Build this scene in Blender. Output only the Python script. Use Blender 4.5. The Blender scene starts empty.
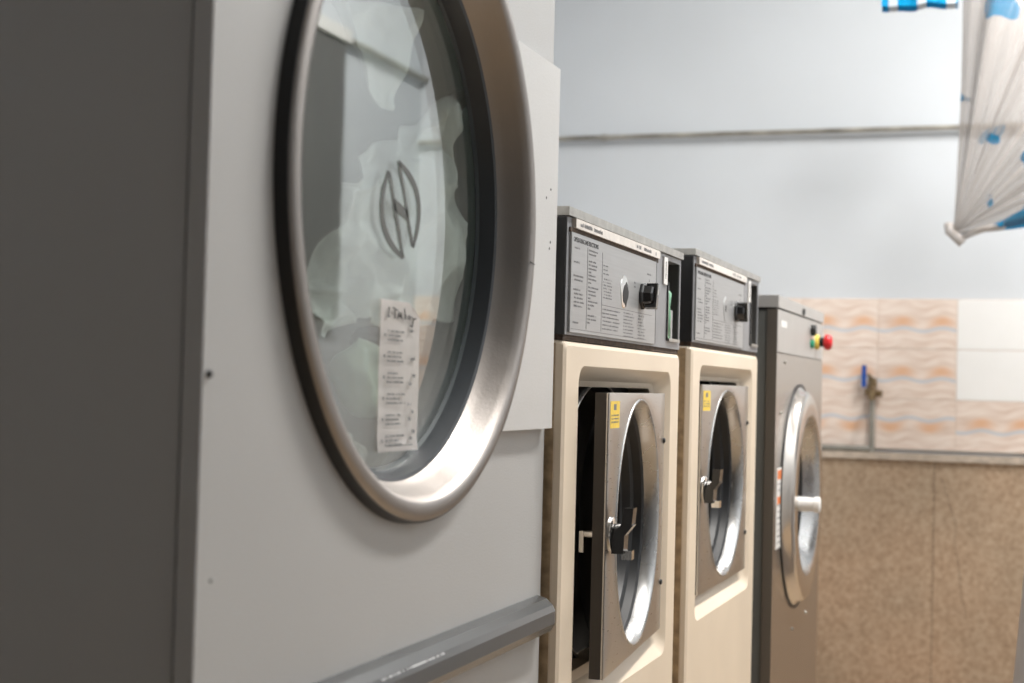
import bpy, bmesh, math, random
from mathutils import Vector, Matrix, noise
PI = math.pi
SC = bpy.context.scene
COL = SC.collection
random.seed(7)

# ------------------------------------------------------------------ camera
FPX = 1530.0                                    # focal length in pixels of a 1024 wide frame
cam_d = bpy.data.cameras.new('camera'); cam = bpy.data.objects.new('camera', cam_d); COL.objects.link(cam)
cam_d.sensor_width = 36.0; cam_d.lens = FPX * 36.0 / 1024.0
cam_d.clip_start = .05; cam_d.clip_end = 60
row = Vector((523, 57.5, FPX)).normalized()     # direction of the machine row seen from the camera
down = Vector((-.0255, 1.0, -(-.0255 * 523 + 57.5) / FPX)).normalized()
side = down.cross(row).normalized()
A = Matrix((side, row, -down))                  # camera (x right, y down, z ahead) -> world
rot = Matrix((A @ Vector((1, 0, 0)), A @ Vector((0, -1, 0)), A @ Vector((0, 0, -1)))).transposed()
EYE = .95
cam.matrix_world = Matrix.Translation((0, 0, EYE)) @ rot.to_4x4()
cam_d.dof.use_dof = True; cam_d.dof.focus_distance = 2.12; cam_d.dof.aperture_fstop = 5.6
SC.camera = cam

# ------------------------------------------------------------------ world, exposure
w = bpy.data.worlds.new('world'); SC.world = w; w.use_nodes = True
w.node_tree.nodes['Background'].inputs[0].default_value = (.8, .85, .9, 1)
w.node_tree.nodes['Background'].inputs[1].default_value = .3
vs = SC.view_settings
vs.view_transform = 'Standard'; vs.look = 'None'; vs.gamma = 1; vs.use_curve_mapping = False
vs.exposure = 0.08
LAMP_W = 82.0                                   # watts of each ceiling lamp

# ------------------------------------------------------------------ materials
def mat(name, col, rough=.5, metal=0., spec=.5, bump=0., bscale=200., var=0., vscale=6., stretch=None, coat=0., rvar=0.):
    m = bpy.data.materials.new(name); m.use_nodes = True
    nt = m.node_tree; N = nt.nodes; L = nt.links
    b = N['Principled BSDF']
    b.inputs['Base Color'].default_value = (*col, 1); b.inputs['Roughness'].default_value = rough
    b.inputs['Metallic'].default_value = metal; b.inputs['Specular IOR Level'].default_value = spec
    b.inputs['Coat Weight'].default_value = coat
    tc = N.new('ShaderNodeTexCoord'); mp = N.new('ShaderNodeMapping'); L.new(tc.outputs['Object'], mp.inputs[0])
    if stretch: mp.inputs['Scale'].default_value = stretch
    if var:
        n = N.new('ShaderNodeTexNoise'); n.inputs['Scale'].default_value = vscale; n.inputs['Detail'].default_value = 5
        L.new(mp.outputs[0], n.inputs[0])
        r = N.new('ShaderNodeMapRange'); r.inputs[1].default_value = .3; r.inputs[2].default_value = .7
        r.inputs[3].default_value = 1 - var; r.inputs[4].default_value = 1 + var
        L.new(n.outputs[0], r.inputs[0])
        h = N.new('ShaderNodeHueSaturation'); h.inputs['Color'].default_value = (*col, 1)
        L.new(r.outputs[0], h.inputs['Value']); L.new(h.outputs[0], b.inputs['Base Color'])
    if rvar:
        n = N.new('ShaderNodeTexNoise'); n.inputs['Scale'].default_value = vscale * 2; n.inputs['Detail'].default_value = 4
        L.new(mp.outputs[0], n.inputs[0])
        r = N.new('ShaderNodeMapRange'); r.inputs[1].default_value = .3; r.inputs[2].default_value = .7
        r.inputs[3].default_value = max(.02, rough - rvar); r.inputs[4].default_value = rough + rvar
        L.new(n.outputs[0], r.inputs[0]); L.new(r.outputs[0], b.inputs['Roughness'])
    if bump:
        n = N.new('ShaderNodeTexNoise'); n.inputs['Scale'].default_value = bscale; n.inputs['Detail'].default_value = 3
        L.new(mp.outputs[0], n.inputs[0])
        bp = N.new('ShaderNodeBump'); bp.inputs['Strength'].default_value = bump; bp.inputs['Distance'].default_value = .002
        L.new(n.outputs[0], bp.inputs['Height']); L.new(bp.outputs[0], b.inputs['Normal'])
    return m

def glass_mat(name, tint, rough=.02, f0=.04):
    m = bpy.data.materials.new(name); m.use_nodes = True
    nt = m.node_tree; N = nt.nodes; L = nt.links
    N.remove(N['Principled BSDF']); out = N['Material Output']
    t = N.new('ShaderNodeBsdfTransparent'); t.inputs[0].default_value = (*tint, 1)
    g = N.new('ShaderNodeBsdfGlossy'); g.inputs['Roughness'].default_value = rough; g.inputs[0].default_value = (1, 1, 1, 1)
    lw = N.new('ShaderNodeLayerWeight'); lw.inputs[0].default_value = .5
    p = N.new('ShaderNodeMath'); p.operation = 'POWER'; p.inputs[1].default_value = 5; L.new(lw.outputs['Facing'], p.inputs[0])
    q = N.new('ShaderNodeMath'); q.operation = 'MULTIPLY_ADD'; q.inputs[1].default_value = 1 - f0; q.inputs[2].default_value = f0
    L.new(p.outputs[0], q.inputs[0])
    mx = N.new('ShaderNodeMixShader'); L.new(q.outputs[0], mx.inputs[0]); L.new(t.outputs[0], mx.inputs[1]); L.new(g.outputs[0], mx.inputs[2])
    L.new(mx.outputs[0], out.inputs['Surface'])
    return m

def emit_mat(name, col, s):
    m = bpy.data.materials.new(name); m.use_nodes = True
    b = m.node_tree.nodes['Principled BSDF']
    b.inputs['Emission Color'].default_value = (*col, 1); b.inputs['Emission Strength'].default_value = s
    return m

M = {}
M['blue_wall'] = mat('pale_blue_wall_paint', (.60, .635, .672), .6, var=.05, vscale=1.3, bump=.12, bscale=60)
M['brown_wall'] = mat('dark_unseen_wall', (.12, .105, .095), .6, var=.15, vscale=4)  # unseen near wall, coloured dark so the dryer ring reflects dark brown
M['hinge_white'] = mat('off_white_enamel', (.57, .57, .565), .36, bump=.18, bscale=420)
M['ceiling'] = mat('white_ceiling', (.80, .80, .78), .8, var=.03)
M['floor'] = mat('tan_terrazzo_floor', (.40, .30, .20), .35, var=.25, vscale=40)
M['dryer'] = mat('light_grey_enamel', (.45, .45, .447), .38, var=.03, vscale=3, bump=.22, bscale=420)
M['dryer_side'] = mat('mid_grey_enamel', (.58, .60, .62), .42, var=.03, vscale=2, bump=.12, bscale=400)
M['steel'] = mat('brushed_steel', (.58, .56, .535), .30, 1, rvar=.03, vscale=5, stretch=(4, 4, 40))
M['ring'] = mat('satin_bronze_steel', (.30, .278, .262), .43, 1, rvar=.06, vscale=12, bump=.08, bscale=260)
M['bowl'] = mat('polished_steel', (.46, .46, .46), .27, 1, rvar=.05, vscale=10)
M['rubber'] = mat('black_rubber', (.012, .013, .015), .45, var=.1)
M['gasket'] = mat('dark_grey_gasket', (.035, .042, .05), .35, var=.15)
M['black'] = mat('black_plastic', (.012, .012, .013), .22, coat=.3)
M['blackmetal'] = mat('black_enamel', (.015, .015, .016), .35, var=.2)
M['dark'] = mat('dark_grey_metal', (.075, .073, .07), .45, .3, var=.15)
M['cream'] = mat('cream_enamel', (.74, .635, .505), .36, var=.05, vscale=5, bump=.05, bscale=200)
M['cream_side'] = mat('mottled_tan_enamel', (.42, .31, .19), .5, var=.3, vscale=60)  # darker, mottled tan on the washers' sides, back and top
M['hgrey'] = mat('grey_control_enamel', (.27, .275, .29), .4, .2, var=.08, vscale=30, bump=.1, bscale=500)
M['lid'] = mat('aluminium_trim', (.50, .49, .46), .38, .8, var=.15, vscale=40)
M['plate'] = mat('brushed_aluminium_plate', (.44, .445, .45), .40, .55, var=.04, vscale=8, stretch=(1, 1, 40))
M['strip'] = mat('off_white_label', (.72, .68, .64), .5, var=.08, vscale=60)
M['rust'] = mat('rusty_seam', (.07, .045, .03), .8, var=.5, vscale=120)
M['ink'] = mat('dark_ink', (.05, .05, .055), .7)
M['inkpale'] = mat('faded_ink', (.17, .17, .175), .7)
M['whiteink'] = mat('worn_white_print', (.62, .63, .64), .6)
M['paper'] = mat('aged_paper', (.90, .86, .84), .8, var=.05, vscale=30)
M['yellow'] = mat('yellow_sticker', (.80, .57, .07), .5, var=.1, vscale=90)
M['bar'] = mat('grey_pvc_bumper', (.085, .088, .09), .24, var=.08, vscale=14, stretch=(1, .1, 1))
M['glass'] = glass_mat('green_tinted_glass', (.94, .975, .96), .012, .19)
M['dglass'] = glass_mat('smoked_door_glass', (.55, .53, .5), .03, .05)
M['drum'] = mat('galvanised_drum', (.70, .73, .71), .5, .2, var=.06)
M['drumdark'] = mat('dark_drum', (.30, .29, .28), .32, .9, var=.1)
M['logo'] = mat('logo_grey', (.10, .105, .10), .5)
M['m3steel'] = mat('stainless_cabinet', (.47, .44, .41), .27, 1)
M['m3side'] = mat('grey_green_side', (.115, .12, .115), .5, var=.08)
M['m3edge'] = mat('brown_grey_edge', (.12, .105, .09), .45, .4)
M['m3panel'] = mat('silver_control_panel', (.50, .49, .475), .4, .5, var=.04)
M['m3ring'] = mat('stainless_ring', (.60, .56, .52), .2, 1)
M['edge'] = mat('brown_grey_door_edge', (.060, .052, .046), .5, var=.1)
M['white'] = mat('white_plastic', (.78, .77, .75), .4)
M['red'] = mat('red_button', (.62, .02, .025), .3)
M['yel2'] = mat('yellow_collar', (.75, .55, .1), .45)
M['green'] = mat('green_button', (.02, .28, .16), .35)
M['orange'] = mat('orange_print', (.75, .20, .05), .5)
M['grout'] = mat('grout', (.63, .53, .46), .9)
M['whitetile'] = mat('white_glazed_tile', (.86, .865, .86), .18, var=.02)
M['pipe'] = mat('weathered_pipe', (.30, .29, .26), .5, .3, var=.45, vscale=7)
M['brass'] = mat('dull_brass', (.22, .16, .09), .4, .8, var=.3, vscale=60)
M['blueh'] = mat('blue_tap_handle', (.01, .07, .33), .4)
M['ledge'] = mat('cement_ledge', (.48, .41, .34), .75, var=.2, vscale=30)
M['cloth'] = mat('white_cotton', (.90, .92, .905), .9, var=.04, bump=.3, bscale=300)
M['cloth2'] = mat('pale_grey_towel', (.78, .80, .785), .95, var=.08, bump=.8, bscale=250)
M['greencloth'] = mat('sage_green_cloth', (.33, .41, .33), .95, var=.15, vscale=12)
M['bluecloth'] = mat('slate_cloth', (.20, .25, .26), .95, var=.15, vscale=12)
M['shutter'] = mat('grey_shutter_paint', (.12, .115, .112), .5, var=.06)
M['hamper'] = mat('pale_grey_plastic', (.46, .46, .49), .5, var=.03)
M['lamp_body'] = mat('lamp_white_enamel', (.8, .8, .8), .4)
M['tube'] = emit_mat('fluorescent_tube', (1, .97, .92), 6.0)
M['cord'] = mat('white_cord', (.7, .7, .7), .7)
M['chrome'] = mat('chrome', (.75, .74, .72), .12, 1)
M['foil'] = mat('green_foil', (.25, .5, .33), .3, .4)

def speckle_mat():
    m = mat('speckled_cement', (.41, .315, .225), .7)
    nt = m.node_tree; N = nt.nodes; L = nt.links; b = N['Principled BSDF']
    tc = N.new('ShaderNodeTexCoord')
    v = N.new('ShaderNodeTexNoise'); v.inputs['Scale'].default_value = 55; v.inputs['Detail'].default_value = 4; v.inputs['Roughness'].default_value = .7
    L.new(tc.outputs['Object'], v.inputs[0])
    n2 = N.new('ShaderNodeTexNoise'); n2.inputs['Scale'].default_value = 2.2; n2.inputs['Detail'].default_value = 6
    L.new(tc.outputs['Object'], n2.inputs[0])
    cr = N.new('ShaderNodeValToRGB'); e = cr.color_ramp.elements
    e[0].position = .30; e[0].color = (.27, .20, .14, 1); e[1].position = .48; e[1].color = (.375, .292, .215, 1)
    x = e.new(.68); x.color = (.46, .38, .295, 1)
    L.new(v.outputs[0], cr.inputs[0])
    c2 = N.new('ShaderNodeValToRGB'); f = c2.color_ramp.elements
    f[0].position = .35; f[0].color = (.92, .88, .82, 1); f[1].position = .68; f[1].color = (1.12, 1.0, .90, 1)
    L.new(n2.outputs[0], c2.inputs[0])
    mx = N.new('ShaderNodeMix'); mx.data_type = 'RGBA'; mx.blend_type = 'MULTIPLY'; mx.inputs[0].default_value = 1
    L.new(cr.outputs[0], mx.inputs[6]); L.new(c2.outputs[0], mx.inputs[7]); L.new(mx.outputs[2], b.inputs['Base Color'])
    return m
M['speckle'] = speckle_mat()

def tile_mat():
    """cream glazed tile printed with wavy orange and blue bands"""
    m = mat('wavy_printed_tile', (.7, .55, .45), .22)
    nt = m.node_tree; N = nt.nodes; L = nt.links; b = N['Principled BSDF']
    tc = N.new('ShaderNodeTexCoord'); sx = N.new('ShaderNodeSeparateXYZ'); L.new(tc.outputs['Generated'], sx.inputs[0])
    def M_(op, a, c=None, d=None):
        n = N.new('ShaderNodeMath'); n.operation = op
        for i, q in enumerate((a, c, d)):
            if q is None: continue
            if isinstance(q, (int, float)): n.inputs[i].default_value = q
            else: L.new(q, n.inputs[i])
        return n.outputs[0]
    s = M_('SINE', M_('MULTIPLY_ADD', sx.outputs[0], 4 * PI, .6))
    v = M_('MULTIPLY_ADD', s, .035, sx.outputs[2])               # wavy height
    mp = N.new('ShaderNodeMapping'); mp.inputs['Scale'].default_value = (1.6, 1, 7)
    cb = N.new('ShaderNodeCombineXYZ'); L.new(sx.outputs[0], cb.inputs[0]); L.new(v, cb.inputs[2]); L.new(cb.outputs[0], mp.inputs[0])
    nz = N.new('ShaderNodeTexNoise'); nz.inputs['Scale'].default_value = 1.6; nz.inputs['Detail'].default_value = 3; L.new(mp.outputs[0], nz.inputs[0])
    base = N.new('ShaderNodeValToRGB'); e = base.color_ramp.elements
    e[0].position = .32; e[0].color = (.68, .54, .46, 1); e[1].position = .62; e[1].color = (.82, .72, .65, 1)
    L.new(nz.outputs[0], base.inputs[0])
    def band(c, wd):
        d = M_('ABSOLUTE', M_('SUBTRACT', v, c))
        r = N.new('ShaderNodeMapRange'); r.inputs[1].default_value = wd; r.inputs[2].default_value = wd * .35; r.inputs[3].default_value = 0; r.inputs[4].default_value = 1
        L.new(d, r.inputs[0]); return r.outputs[0]
    lens = M_('MULTIPLY_ADD', M_('SINE', M_('MULTIPLY_ADD', sx.outputs[0], 4 * PI, 3.9)), .45, .5)
    ob = M_('MULTIPLY', band(.53, .14), lens)
    def mix(f, a, col):
        mx = N.new('ShaderNodeMix'); mx.data_type = 'RGBA'; L.new(f, mx.inputs[0]); L.new(a, mx.inputs[6]); mx.inputs[7].default_value = (*col, 1)
        return mx.outputs[2]
    c = mix(ob, base.outputs[0], (.72, .44, .28))
    c = mix(M_('MULTIPLY', band(.39, .05), .8), c, (.52, .58, .66))
    L.new(c, b.inputs['Base Color'])
    return m
M['tile'] = tile_mat()

def bag_mat(name, scale, thr, opac):
    """clear crinkled plastic with blotchy blue print"""
    m = bpy.data.materials.new(name); m.use_nodes = True
    nt = m.node_tree; N = nt.nodes; L = nt.links; b = N['Principled BSDF']; out = N['Material Output']
    tc = N.new('ShaderNodeTexCoord')
    n = N.new('ShaderNodeTexNoise'); n.inputs['Scale'].default_value = scale; n.inputs['Detail'].default_value = 1; L.new(tc.outputs['Object'], n.inputs[0])
    r = N.new('ShaderNodeMapRange'); r.inputs[1].default_value = thr; r.inputs[2].default_value = thr + .02; L.new(n.outputs[0], r.inputs[0])
    mx = N.new('ShaderNodeMix'); mx.data_type = 'RGBA'; L.new(r.outputs[0], mx.inputs[0])
    mx.inputs[6].default_value = (.43, .395, .37, 1); mx.inputs[7].default_value = (.0, .15, .30, 1); L.new(mx.outputs[2], b.inputs['Base Color'])
    b.inputs['Roughness'].default_value = .25
    t = N.new('ShaderNodeBsdfTransparent'); t.inputs[0].default_value = (.95, .94, .93, 1)
    lw = N.new('ShaderNodeLayerWeight'); lw.inputs[0].default_value = .45
    a = N.new('ShaderNodeMath'); a.operation = 'MULTIPLY_ADD'; L.new(lw.outputs['Facing'], a.inputs[0]); a.inputs[1].default_value = .55; a.inputs[2].default_value = opac; a.use_clamp = True
    mxm = N.new('ShaderNodeMath'); mxm.operation = 'MAXIMUM'; L.new(a.outputs[0], mxm.inputs[0])
    q = N.new('ShaderNodeMath'); q.operation = 'MULTIPLY'; q.inputs[1].default_value = .8; L.new(r.outputs[0], q.inputs[0]); L.new(q.outputs[0], mxm.inputs[1])
    ms = N.new('ShaderNodeMixShader'); L.new(mxm.outputs[0], ms.inputs[0]); L.new(t.outputs[0], ms.inputs[1]); L.new(b.outputs[0], ms.inputs[2])
    L.new(ms.outputs[0], out.inputs['Surface'])
    return m
M['bag'] = bag_mat('clear_printed_plastic', 8.0, .61, .42)

M['bagplain'] = bag_mat('clear_plain_plastic', 8.0, 2.0, .55)

def dash_mat():
    m = mat('blue_white_dashed_plastic', (.8, .8, .8), .35)
    nt = m.node_tree; N = nt.nodes; L = nt.links; b = N['Principled BSDF']
    tc = N.new('ShaderNodeTexCoord'); sx = N.new('ShaderNodeSeparateXYZ'); L.new(tc.outputs['Object'], sx.inputs[0])
    f = N.new('ShaderNodeMath'); f.operation = 'PINGPONG'; f.inputs[1].default_value = .045; L.new(sx.outputs[0], f.inputs[0])
    g = N.new('ShaderNodeMath'); g.operation = 'GREATER_THAN'; g.inputs[1].default_value = .0145; L.new(f.outputs[0], g.inputs[0])
    mx = N.new('ShaderNodeMix'); mx.data_type = 'RGBA'; L.new(g.outputs[0], mx.inputs[0])
    mx.inputs[6].default_value = (.75, .8, .84, 1); mx.inputs[7].default_value = (.0, .36, .70, 1); L.new(mx.outputs[2], b.inputs['Base Color'])
    return m
M['dash'] = dash_mat()

# ------------------------------------------------------------------ mesh helpers
def obj(name, bm, m, parent=None, smooth=False, bevel=0., seg=2, ang=35):
    if bevel:
        bmesh.ops.bevel(bm, geom=[e for e in bm.edges if len(e.link_faces) == 2 and e.calc_face_angle(0) > .5], offset=bevel, segments=seg, profile=.6, affect='EDGES')
    bmesh.ops.recalc_face_normals(bm, faces=bm.faces)
    me = bpy.data.meshes.new(name); bm.to_mesh(me); bm.free()
    if smooth:
        me.polygons.foreach_set('use_smooth', [True] * len(me.polygons))
    o = bpy.data.objects.new(name, me); COL.objects.link(o)
    if m is not None: me.materials.append(m if not isinstance(m, str) else M[m])
    if smooth == 'auto':
        sharp(me, ang)
    o.parent = parent
    return o
def sharp(me, deg):
    bm = bmesh.new(); bm.from_mesh(me)
    for e in bm.edges:
        e.smooth = not (len(e.link_faces) == 2 and e.calc_face_angle(0) > math.radians(deg))
    bm.to_mesh(me); bm.free()
def nb(): return bmesh.new()
def box(bm, x0, x1, y0, y1, z0, z1):
    v = [bm.verts.new((x, y, z)) for x in (x0, x1) for y in (y0, y1) for z in (z0, z1)]
    for f in ((0, 1, 3, 2), (4, 6, 7, 5), (0, 4, 5, 1), (2, 3, 7, 6), (0, 2, 6, 4), (1, 5, 7, 3)):
        bm.faces.new([v[i] for i in f])
    return bm
def B(*a): return box(nb(), *a)
def lathe(bm, prof, yc, zc, seg=96, axis='x', a0=0., a1=2 * PI):
    """revolve (x, r) pairs about a line along x through (yc, zc); axis 'z' revolves (z, r) about (yc, zc)=(x, y)"""
    full = abs(a1 - a0 - 2 * PI) < 1e-6
    n = seg if full else seg + 1
    rings = []
    for (p, r) in prof:
        ring = []
        for k in range(n):
            a = a0 + (a1 - a0) * k / seg
            if axis == 'x': co = (p, yc + r * math.cos(a), zc + r * math.sin(a))
            elif axis == 'y': co = (yc + r * math.cos(a), p, zc + r * math.sin(a))
            else: co = (yc + r * math.cos(a), zc + r * math.sin(a), p)
            ring.append(bm.verts.new(co))
        rings.append(ring)
    for A_, B_ in zip(rings, rings[1:]):
        for k in range(n if full else n - 1):
            j = (k + 1) % n
            bm.faces.new((A_[k], A_[j], B_[j], B_[k]))
    return rings
def cap(bm, ring): bm.faces.new(ring)
def rod(bm, p0, p1, r, seg=14, r1=None):
    p0 = Vector(p0); p1 = Vector(p1); d = (p1 - p0).normalized()
    u = d.orthogonal().normalized(); v = d.cross(u); r1 = r if r1 is None else r1
    a = [bm.verts.new(p0 + (u * math.cos(2 * PI * k / seg) + v * math.sin(2 * PI * k / seg)) * r) for k in range(seg)]
    b = [bm.verts.new(p1 + (u * math.cos(2 * PI * k / seg) + v * math.sin(2 * PI * k / seg)) * r1) for k in range(seg)]
    for k in range(seg): bm.faces.new((a[k], a[(k + 1) % seg], b[(k + 1) % seg], b[k]))
    bm.faces.new(a); bm.faces.new(b)
def tube(bm, pts, r, seg=12):
    pts = [Vector(p) for p in pts]; rings = []
    u = (pts[1] - pts[0]).orthogonal().normalized()
    for i, p in enumerate(pts):
        d = (pts[min(i + 1, len(pts) - 1)] - pts[max(i - 1, 0)]).normalized()
        u = (u - d * u.dot(d)).normalized(); v = d.cross(u)
        rings.append([bm.verts.new(p + (u * math.cos(2 * PI * k / seg) + v * math.sin(2 * PI * k / seg)) * r) for k in range(seg)])
    for A_, B_ in zip(rings, rings[1:]):
        for k in range(seg): bm.faces.new((A_[k], A_[(k + 1) % seg], B_[(k + 1) % seg], B_[k]))
    bm.faces.new(rings[0]); bm.faces.new(rings[-1])
def rrect(y0, y1, z0, z1, r, n=6):
    pts = []
    for cy, cz, a0 in ((y1 - r, z1 - r, 0), (y0 + r, z1 - r, PI / 2), (y0 + r, z0 + r, PI), (y1 - r, z0 + r, 1.5 * PI)):
        for k in range(n + 1):
            a = a0 + PI / 2 * k / n
            pts.append((cy + r * math.cos(a), cz + r * math.sin(a)))
    return pts
def loft(bm, loops, close_last=False):
    """loops: list of (x, [(y, z)...]) with equal counts"""
    R = [[bm.verts.new((x, y, z)) for y, z in pts] for x, pts in loops]
    n = len(R[0])
    for A_, B_ in zip(R, R[1:]):
        for k in range(n): bm.faces.new((A_[k], A_[(k + 1) % n], B_[(k + 1) % n], B_[k]))
    if close_last: bm.faces.new(R[-1])
    return R
def plate_hole(bm, x0, x1, y0, y1, z0, z1, yc, zc, r, seg=64):
    """slab with a round hole through it"""
    def ringpts():
        circ, rect = [], []
        for k in range(seg):
            a = 2 * PI * k / seg
            c, s = math.cos(a), math.sin(a)
            circ.append((yc + r * c, zc + r * s))
            t = min(((y1 - yc) / c if c > 1e-9 else (y0 - yc) / c if c < -1e-9 else 1e9), ((z1 - zc) / s if s > 1e-9 else (z0 - zc) / s if s < -1e-9 else 1e9))
            rect.append([yc + t * c, zc + t * s])
        for Y, Z in ((y0, z0), (y0, z1), (y1, z0), (y1, z1)):       # snap the nearest points into the corners
            k = min(range(seg), key=lambda i: (rect[i][0] - Y) ** 2 + (rect[i][1] - Z) ** 2)
            rect[k] = [Y, Z]
        return circ, rect
    c, q = ringpts()
    loft(bm, [(x0, c), (x1, c), (x1, q), (x0, q), (x0, c)])
    bmesh.ops.remove_doubles(bm, verts=bm.verts, dist=1e-6)
def empty(name, loc):
    o = bpy.data.objects.new(name, None); COL.objects.link(o); o.location = loc; o.empty_display_size = .1
    return o
def tag(o, label=None, cat=None, group=None, kind=None):
    if label: o['label'] = label
    if cat: o['category'] = cat
    if group: o['group'] = group
    if kind: o['kind'] = kind
    return o
def struct(name, bm, m, label=None, cat=None, **k):
    o = obj(name, bm, m, **k); o['kind'] = 'structure'
    if label: o['label'] = label
    if cat: o['category'] = cat
    return o
def lettering(name, body, size, m, parent, origin, width=None, x=0., depth=.0003):
    """letters standing on a face that looks along +x, reading along +y"""
    cu = bpy.data.curves.new(name, 'FONT'); cu.body = body; cu.size = size; cu.extrude = depth / 2; cu.resolution_u = 2
    t = bpy.data.objects.new(name + '_tmp', cu); COL.objects.link(t)
    bpy.context.view_layer.update()
    me = bpy.data.meshes.new_from_object(t.evaluated_get(bpy.context.evaluated_depsgraph_get()))
    bpy.data.objects.remove(t); bpy.data.curves.remove(cu)
    wd = max(v.co.x for v in me.vertices)
    s = width / wd if width else 1
    for v in me.vertices:
        a, b, c = v.co
        v.co = (x + c, origin[0] + a * s, origin[1] + b)
    me.name = name; me.materials.append(M[m])
    o = bpy.data.objects.new(name, me); COL.objects.link(o); o.parent = parent
    return o
def print_line(bm, x, y, z, length, h, rnd, dens=.82):
    """one line of small print: a run of letter-sized strokes"""
    p = y
    while p < y + length:
        wd = h * rnd.uniform(.5, 1.0)
        if rnd.random() < dens:
            q = min(p + wd * .8, y + length)
            hh = h * rnd.uniform(.65, 1)
            v = [bm.verts.new(c) for c in ((x, p, z), (x, q, z), (x, q, z + hh), (x, p, z + hh))]
            bm.faces.new(v)
        p += wd
def screw(name, parent, x, y, z, r, m='dark', h=.003):
    bm = nb(); R = lathe(bm, [(x - .002, r), (x + h * .5, r), (x + h, r * .6)], y, z, 10); cap(bm, R[-1])
    return obj(name, bm, m, parent, smooth='auto')

# ------------------------------------------------------------------ the room
XL, XR, YN, YB, ZC = -2.0, 1.3, -1.6, 6.1, 3.4
FZ = -.25                                       # floor; the machines stand on a cement base
struct('floor', B(XL - .2, XR + .2, YN - .2, YB + .2, FZ - .1, FZ), 'floor')
struct('trim_2', B(-1.40, -.50, .90, 4.15, FZ, 0), 'ledge', bevel=.01)
struct('ceiling', B(XL - .2, XR + .2, YN - .2, YB + .2, ZC, ZC + .1), 'ceiling')
struct('wall_left', B(XL - .15, XL, YN, YB + .15, FZ, ZC), 'blue_wall')
struct('wall_right', B(XR, XR + .15, YN, YB + .15, FZ, ZC), 'blue_wall')
struct('wall_near', B(XL, XR, YN - .15, YN, FZ, ZC), 'brown_wall')
wb = struct('wall_back', B(XL, XR, YB, YB + .15, FZ, ZC), 'blue_wall')
# grout bed and tiles
TW, TH, Z3 = .296, .1935, .743
obj('grout_bed', B(XL, XR, YB - .0160, YB + .001, Z3, Z3 + 3 * TH + .001), 'grout', wb)
def tile_mesh(m):
    bm = box(nb(), -TW / 2 + .0015, TW / 2 - .0015, -.006, .006, -TH / 2 + .0015, TH / 2 - .0015)
    bmesh.ops.bevel(bm, geom=bm.edges[:], offset=.0012, segments=1, affect='EDGES')
    bmesh.ops.recalc_face_normals(bm, faces=bm.faces)
    me = bpy.data.meshes.new('tile'); bm.to_mesh(me); bm.free(); me.materials.append(M[m]); return me
tm, tw = tile_mesh('tile'), tile_mesh('whitetile')
c0 = -.286
for i in range(-6, 6):
    xa = c0 + i * TW
    if xa < XL - .3 or xa + TW > XR + .2: continue
    xa = min(max(xa, XL), XR - TW)
    for j in range(3):
        white = i in (0, 1) and j < 2
        o = bpy.data.objects.new('tile', tw if white else tm); COL.objects.link(o); o.parent = wb
        o.location = (xa + TW / 2, YB - .012 + random.uniform(-.0008, .0008), Z3 + (2.5 - j) * TH)
        if j == 2 and i < 0: o.rotation_euler = (0, PI, 0)
# speckled cement dado below, in slabs with open joints, and the ledge over it
xs = [XL, -1.45, -.357, .62, XR]
for a, b_ in zip(xs, xs[1:]):
    obj('slab', B(a + .0012, b_ - .0012, YB - .07, YB + .001, FZ, .703), 'speckle', wb, bevel=.002, seg=1)
bm = nb(); tube(bm, [(-.33, YB - .0702, .64), (-.30, YB - .0702, .545), (-.275, YB - .0702, .47), (-.28, YB - .0702, .40), (-.262, YB - .0702, .31), (-.255, YB - .0702, .22), (-.235, YB - .0702, .13)], .0008, 6); obj('crack', bm, 'rust', wb)
bm = nb(); box(bm, XL, XR, YB - .066, YB, FZ, .700); obj('joint_fill', bm, 'rust', wb)
struct('trim_1', B(XL, XR, YB - .085, YB, .704, .728), 'ledge', bevel=.005)
# pipe lying in the corner of the ledge, and the tap
bm = nb(); rod(bm, (XL + .02, YB - .045, .741), (-.60, YB - .045, .741), .012)
tag(obj('water_pipe', bm, 'pipe', smooth='auto'), 'weathered thin pipe lying along the cement ledge towards the tap', 'pipe')
tp = tag(empty('water_tap', (-.592, YB - .045, .729)), 'small brass tap with blue lever on upright pipe over ledge', 'tap')
bm = nb(); rod(bm, (0, 0, 0), (-.004, 0, .235), .0105); obj('riser_pipe', bm, 'pipe', tp, smooth='auto')
bm = nb(); rod(bm, (-.004, 0, .205), (-.004, 0, .285), .017); rod(bm, (-.03, -.0, .232), (.034, -.005, .226), .013); rod(bm, (.0, -.0, .25), (0, -.06, .235), .012); rod(bm, (0, -.06, .238), (0, -.066, .20), .011)
obj('tap_body', bm, 'brass', tp, smooth='auto')
bm = nb(); rod(bm, (-.004, 0, .28), (-.02, -.01, .30), .007); obj('spindle', bm, 'brass', tp, smooth='auto')
bm = nb(); box(bm, -.043, -.026, -.025, -.008, .25, .335); obj('lever', bm, 'blueh', tp, bevel=.006)
# rail along the back wall
rl = tag(empty('wall_rail', (0, YB - .03, 1.984)), 'long weathered metal rail running across the pale blue back wall', 'rail')
bm = nb(); rod(bm, (XL + .01, 0, 0), (XR - .01, 0, 0), .0105); obj('rail_pipe', bm, 'pipe', rl, smooth='auto')
for x in (-1.7, -.1, 1.1):
    bm = nb(); rod(bm, (x, 0, 0), (x, .031, 0), .006); lathe(bm, [(-.012, .014), (.012, .014)], 0, 0, 12)
    for v in bm.verts[-24:]: v.co.x += x
    obj('bracket', bm, 'pipe', rl, smooth='auto')

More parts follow.
